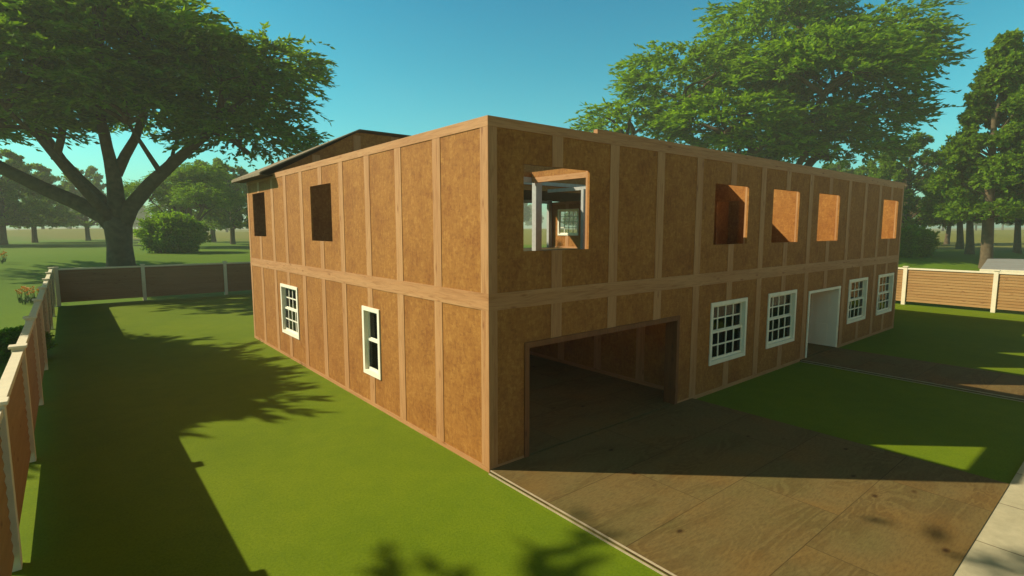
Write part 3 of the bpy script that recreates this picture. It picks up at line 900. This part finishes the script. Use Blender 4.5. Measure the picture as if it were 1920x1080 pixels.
# bushes
b1 = bush('round_bush', 3.3, 4.5, 4)
put(b1, *spot(327, 60))
tag(b1, 'round green bush on the meadow beside the thick forked trunk', 'bush')
b2 = dup(b1, children(b1), 'round green bush just past the right end of the house', *spot(1702, 52), 1.3, .66)
dup(b1, children(b1), 'small bush outside the fence at the left edge', *spot(20, 17), 2.0, .24)

# orange flowers outside the side fence
def flower_plant():
    rng = np.random.default_rng(9)
    root = empty('flower_plant')
    st = MB(); bl = MB()
    for k in range(6):
        a = rng.uniform(0, 6.28); r = rng.uniform(.02, .16); h = rng.uniform(.5, .85)
        x, y = r*math.cos(a), r*math.sin(a)
        st.tube([(x*.3, y*.3, -.05), (x, y, h*.6), (x*1.3, y*1.3, h)], [.012, .010, .008], 5)
        for j in range(3):
            b = rng.uniform(0, 6.28)
            st.add([(x*.5, y*.5, .02), (x*.5+.10*math.cos(b)-.02*math.sin(b), y*.5+.10*math.sin(b)+.02*math.cos(b), .25),
                    (x*.5+.22*math.cos(b), y*.5+.22*math.sin(b), .34), (x*.5+.10*math.cos(b)+.02*math.sin(b), y*.5+.10*math.sin(b)-.02*math.cos(b), .25)], [(0, 1, 2, 3)])
        for j in range(6):
            b = j*math.pi/3; c, s = math.cos(b), math.sin(b)
            X0, Y0, Z0 = x*1.3, y*1.3, h
            bl.add([(X0, Y0, Z0), (X0+.06*c-.035*s, Y0+.06*s+.035*c, Z0+.06), (X0+.085*c, Y0+.085*s, Z0+.11), (X0+.06*c+.035*s, Y0+.06*s-.035*c, Z0+.06)], [(0, 1, 2, 3)])
    st.build('stems', STEM, root); bl.build('blooms', PETAL, root)
    return root
fp = flower_plant()
tag(fp, 'orange flowering plant in the clump outside the side fence', 'flower', 'orange flowers outside the side fence')
fk = children(fp)
for i, (px, D) in enumerate(((28, 30.2), (36, 29.6), (44, 30.4), (52, 30), (59, 30.6), (66, 30.1), (2, 44), (7, 45))):
    x, y = spot(px, D)
    if i == 0: put(fp, x, y)
    else: dup(fp, fk, 'orange flowering plant in the clump outside the side fence', x, y, i*1.1, 1.0, 'orange flowers outside the side fence')

# neighbouring foundation slab beyond the sunlit fence
fs = empty('foundation_slab', (38, -4, .5)); tag(fs, 'bare grey concrete slab with a pale rim beyond the sunlit fence', 'foundation')
def quadbox(p, z0, z1):
    m = MB()
    m.add([(x-38, y+4, z0-.5) for x, y in p] + [(x-38, y+4, z1-.5) for x, y in p], [(3,2,1,0), (4,5,6,7), (0,1,5,4), (1,2,6,5), (2,3,7,6), (3,0,4,7)])
    return m
quadbox([(39.6, -16), (57.5, -16), (53.4, 2.18), (37.4, -.04)], .3, 1.80).build('deck', SLAB, fs, bevel=.03)
quadbox([(39.35, -16), (39.597, -16), (37.397, -.03), (37.15, -.05)], .3, 1.775).build('rim', FPOST, fs, bevel=.02)

# ------------------------------------------------------------------ haze, sky, sun, camera
hz = MB(); hz.box(-915, 945, -515, 945, -3.0, 33)
a = N('haze_air'); v = a.n('ShaderNodeVolumePrincipled')
v.inputs['Color'].default_value = (.96, .92, .70, 1); v.inputs['Density'].default_value = .0015
v.inputs['Anisotropy'].default_value = .1
a.l(v.outputs[0], a.out.inputs['Volume'])
tag(hz.build('haze', a.m), kind='stuff')

EL = R(34.4); AZ = math.atan2(-.733, .68)
sdir = Vector((math.sin(AZ)*math.cos(EL), math.cos(AZ)*math.cos(EL), math.sin(EL)))
w = bpy.data.worlds.new('World'); sc.world = w; w.use_nodes = True
t = w.node_tree; t.nodes.clear()
sky = t.nodes.new('ShaderNodeTexSky'); sky.sky_type = 'NISHITA'; sky.sun_disc = False
sky.sun_elevation = EL; sky.sun_rotation = AZ % (2*math.pi)
sky.air_density = 1.0; sky.dust_density = 1.2; sky.ozone_density = 1.0
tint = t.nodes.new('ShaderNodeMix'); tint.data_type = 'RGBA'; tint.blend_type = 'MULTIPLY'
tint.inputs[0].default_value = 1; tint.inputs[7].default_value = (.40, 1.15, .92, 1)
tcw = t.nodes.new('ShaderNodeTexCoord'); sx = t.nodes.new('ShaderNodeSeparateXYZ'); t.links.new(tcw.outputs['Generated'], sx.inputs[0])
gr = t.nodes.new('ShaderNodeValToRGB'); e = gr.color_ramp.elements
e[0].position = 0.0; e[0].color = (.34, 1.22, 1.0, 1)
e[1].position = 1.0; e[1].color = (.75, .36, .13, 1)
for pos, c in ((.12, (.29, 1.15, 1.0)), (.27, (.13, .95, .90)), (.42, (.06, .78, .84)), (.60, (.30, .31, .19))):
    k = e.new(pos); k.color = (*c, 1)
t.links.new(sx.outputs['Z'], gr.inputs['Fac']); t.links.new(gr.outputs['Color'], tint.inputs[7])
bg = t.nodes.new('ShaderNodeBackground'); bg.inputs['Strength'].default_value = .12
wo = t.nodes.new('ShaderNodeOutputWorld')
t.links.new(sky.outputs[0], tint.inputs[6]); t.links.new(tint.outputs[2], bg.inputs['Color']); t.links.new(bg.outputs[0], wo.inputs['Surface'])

sl = bpy.data.lights.new('sun', 'SUN'); sl.energy = 5.0; sl.angle = R(.5); sl.color = (1.0, .93, .74)
so = bpy.data.objects.new('sun', sl); COL.objects.link(so)
so.rotation_euler = (-sdir).to_track_quat('-Z', 'Y').to_euler(); so.location = (-20, 20, 40)

cd = bpy.data.cameras.new('camera'); cd.sensor_width = 36; cd.lens = 36*1007.2/1920; cd.clip_end = 2000; cd.clip_start = .05
co = bpy.data.objects.new('camera', cd); COL.objects.link(co)
co.location = CAM; co.rotation_euler = (math.pi/2-.10897, 0, -.68926)
sc.camera = co
sc.view_settings.view_transform = 'Standard'; sc.view_settings.look = 'None'
sc.view_settings.exposure = .38; sc.view_settings.gamma = 1
sc.render.engine = 'CYCLES'
cy = sc.cycles
cy.use_denoising = True; cy.max_bounces = 8; cy.diffuse_bounces = 5; cy.glossy_bounces = 2; cy.transmission_bounces = 3
cy.transparent_max_bounces = 8; cy.volume_bounces = 0; cy.caustics_reflective = False; cy.caustics_refractive = False
cy.sample_clamp_indirect = 4
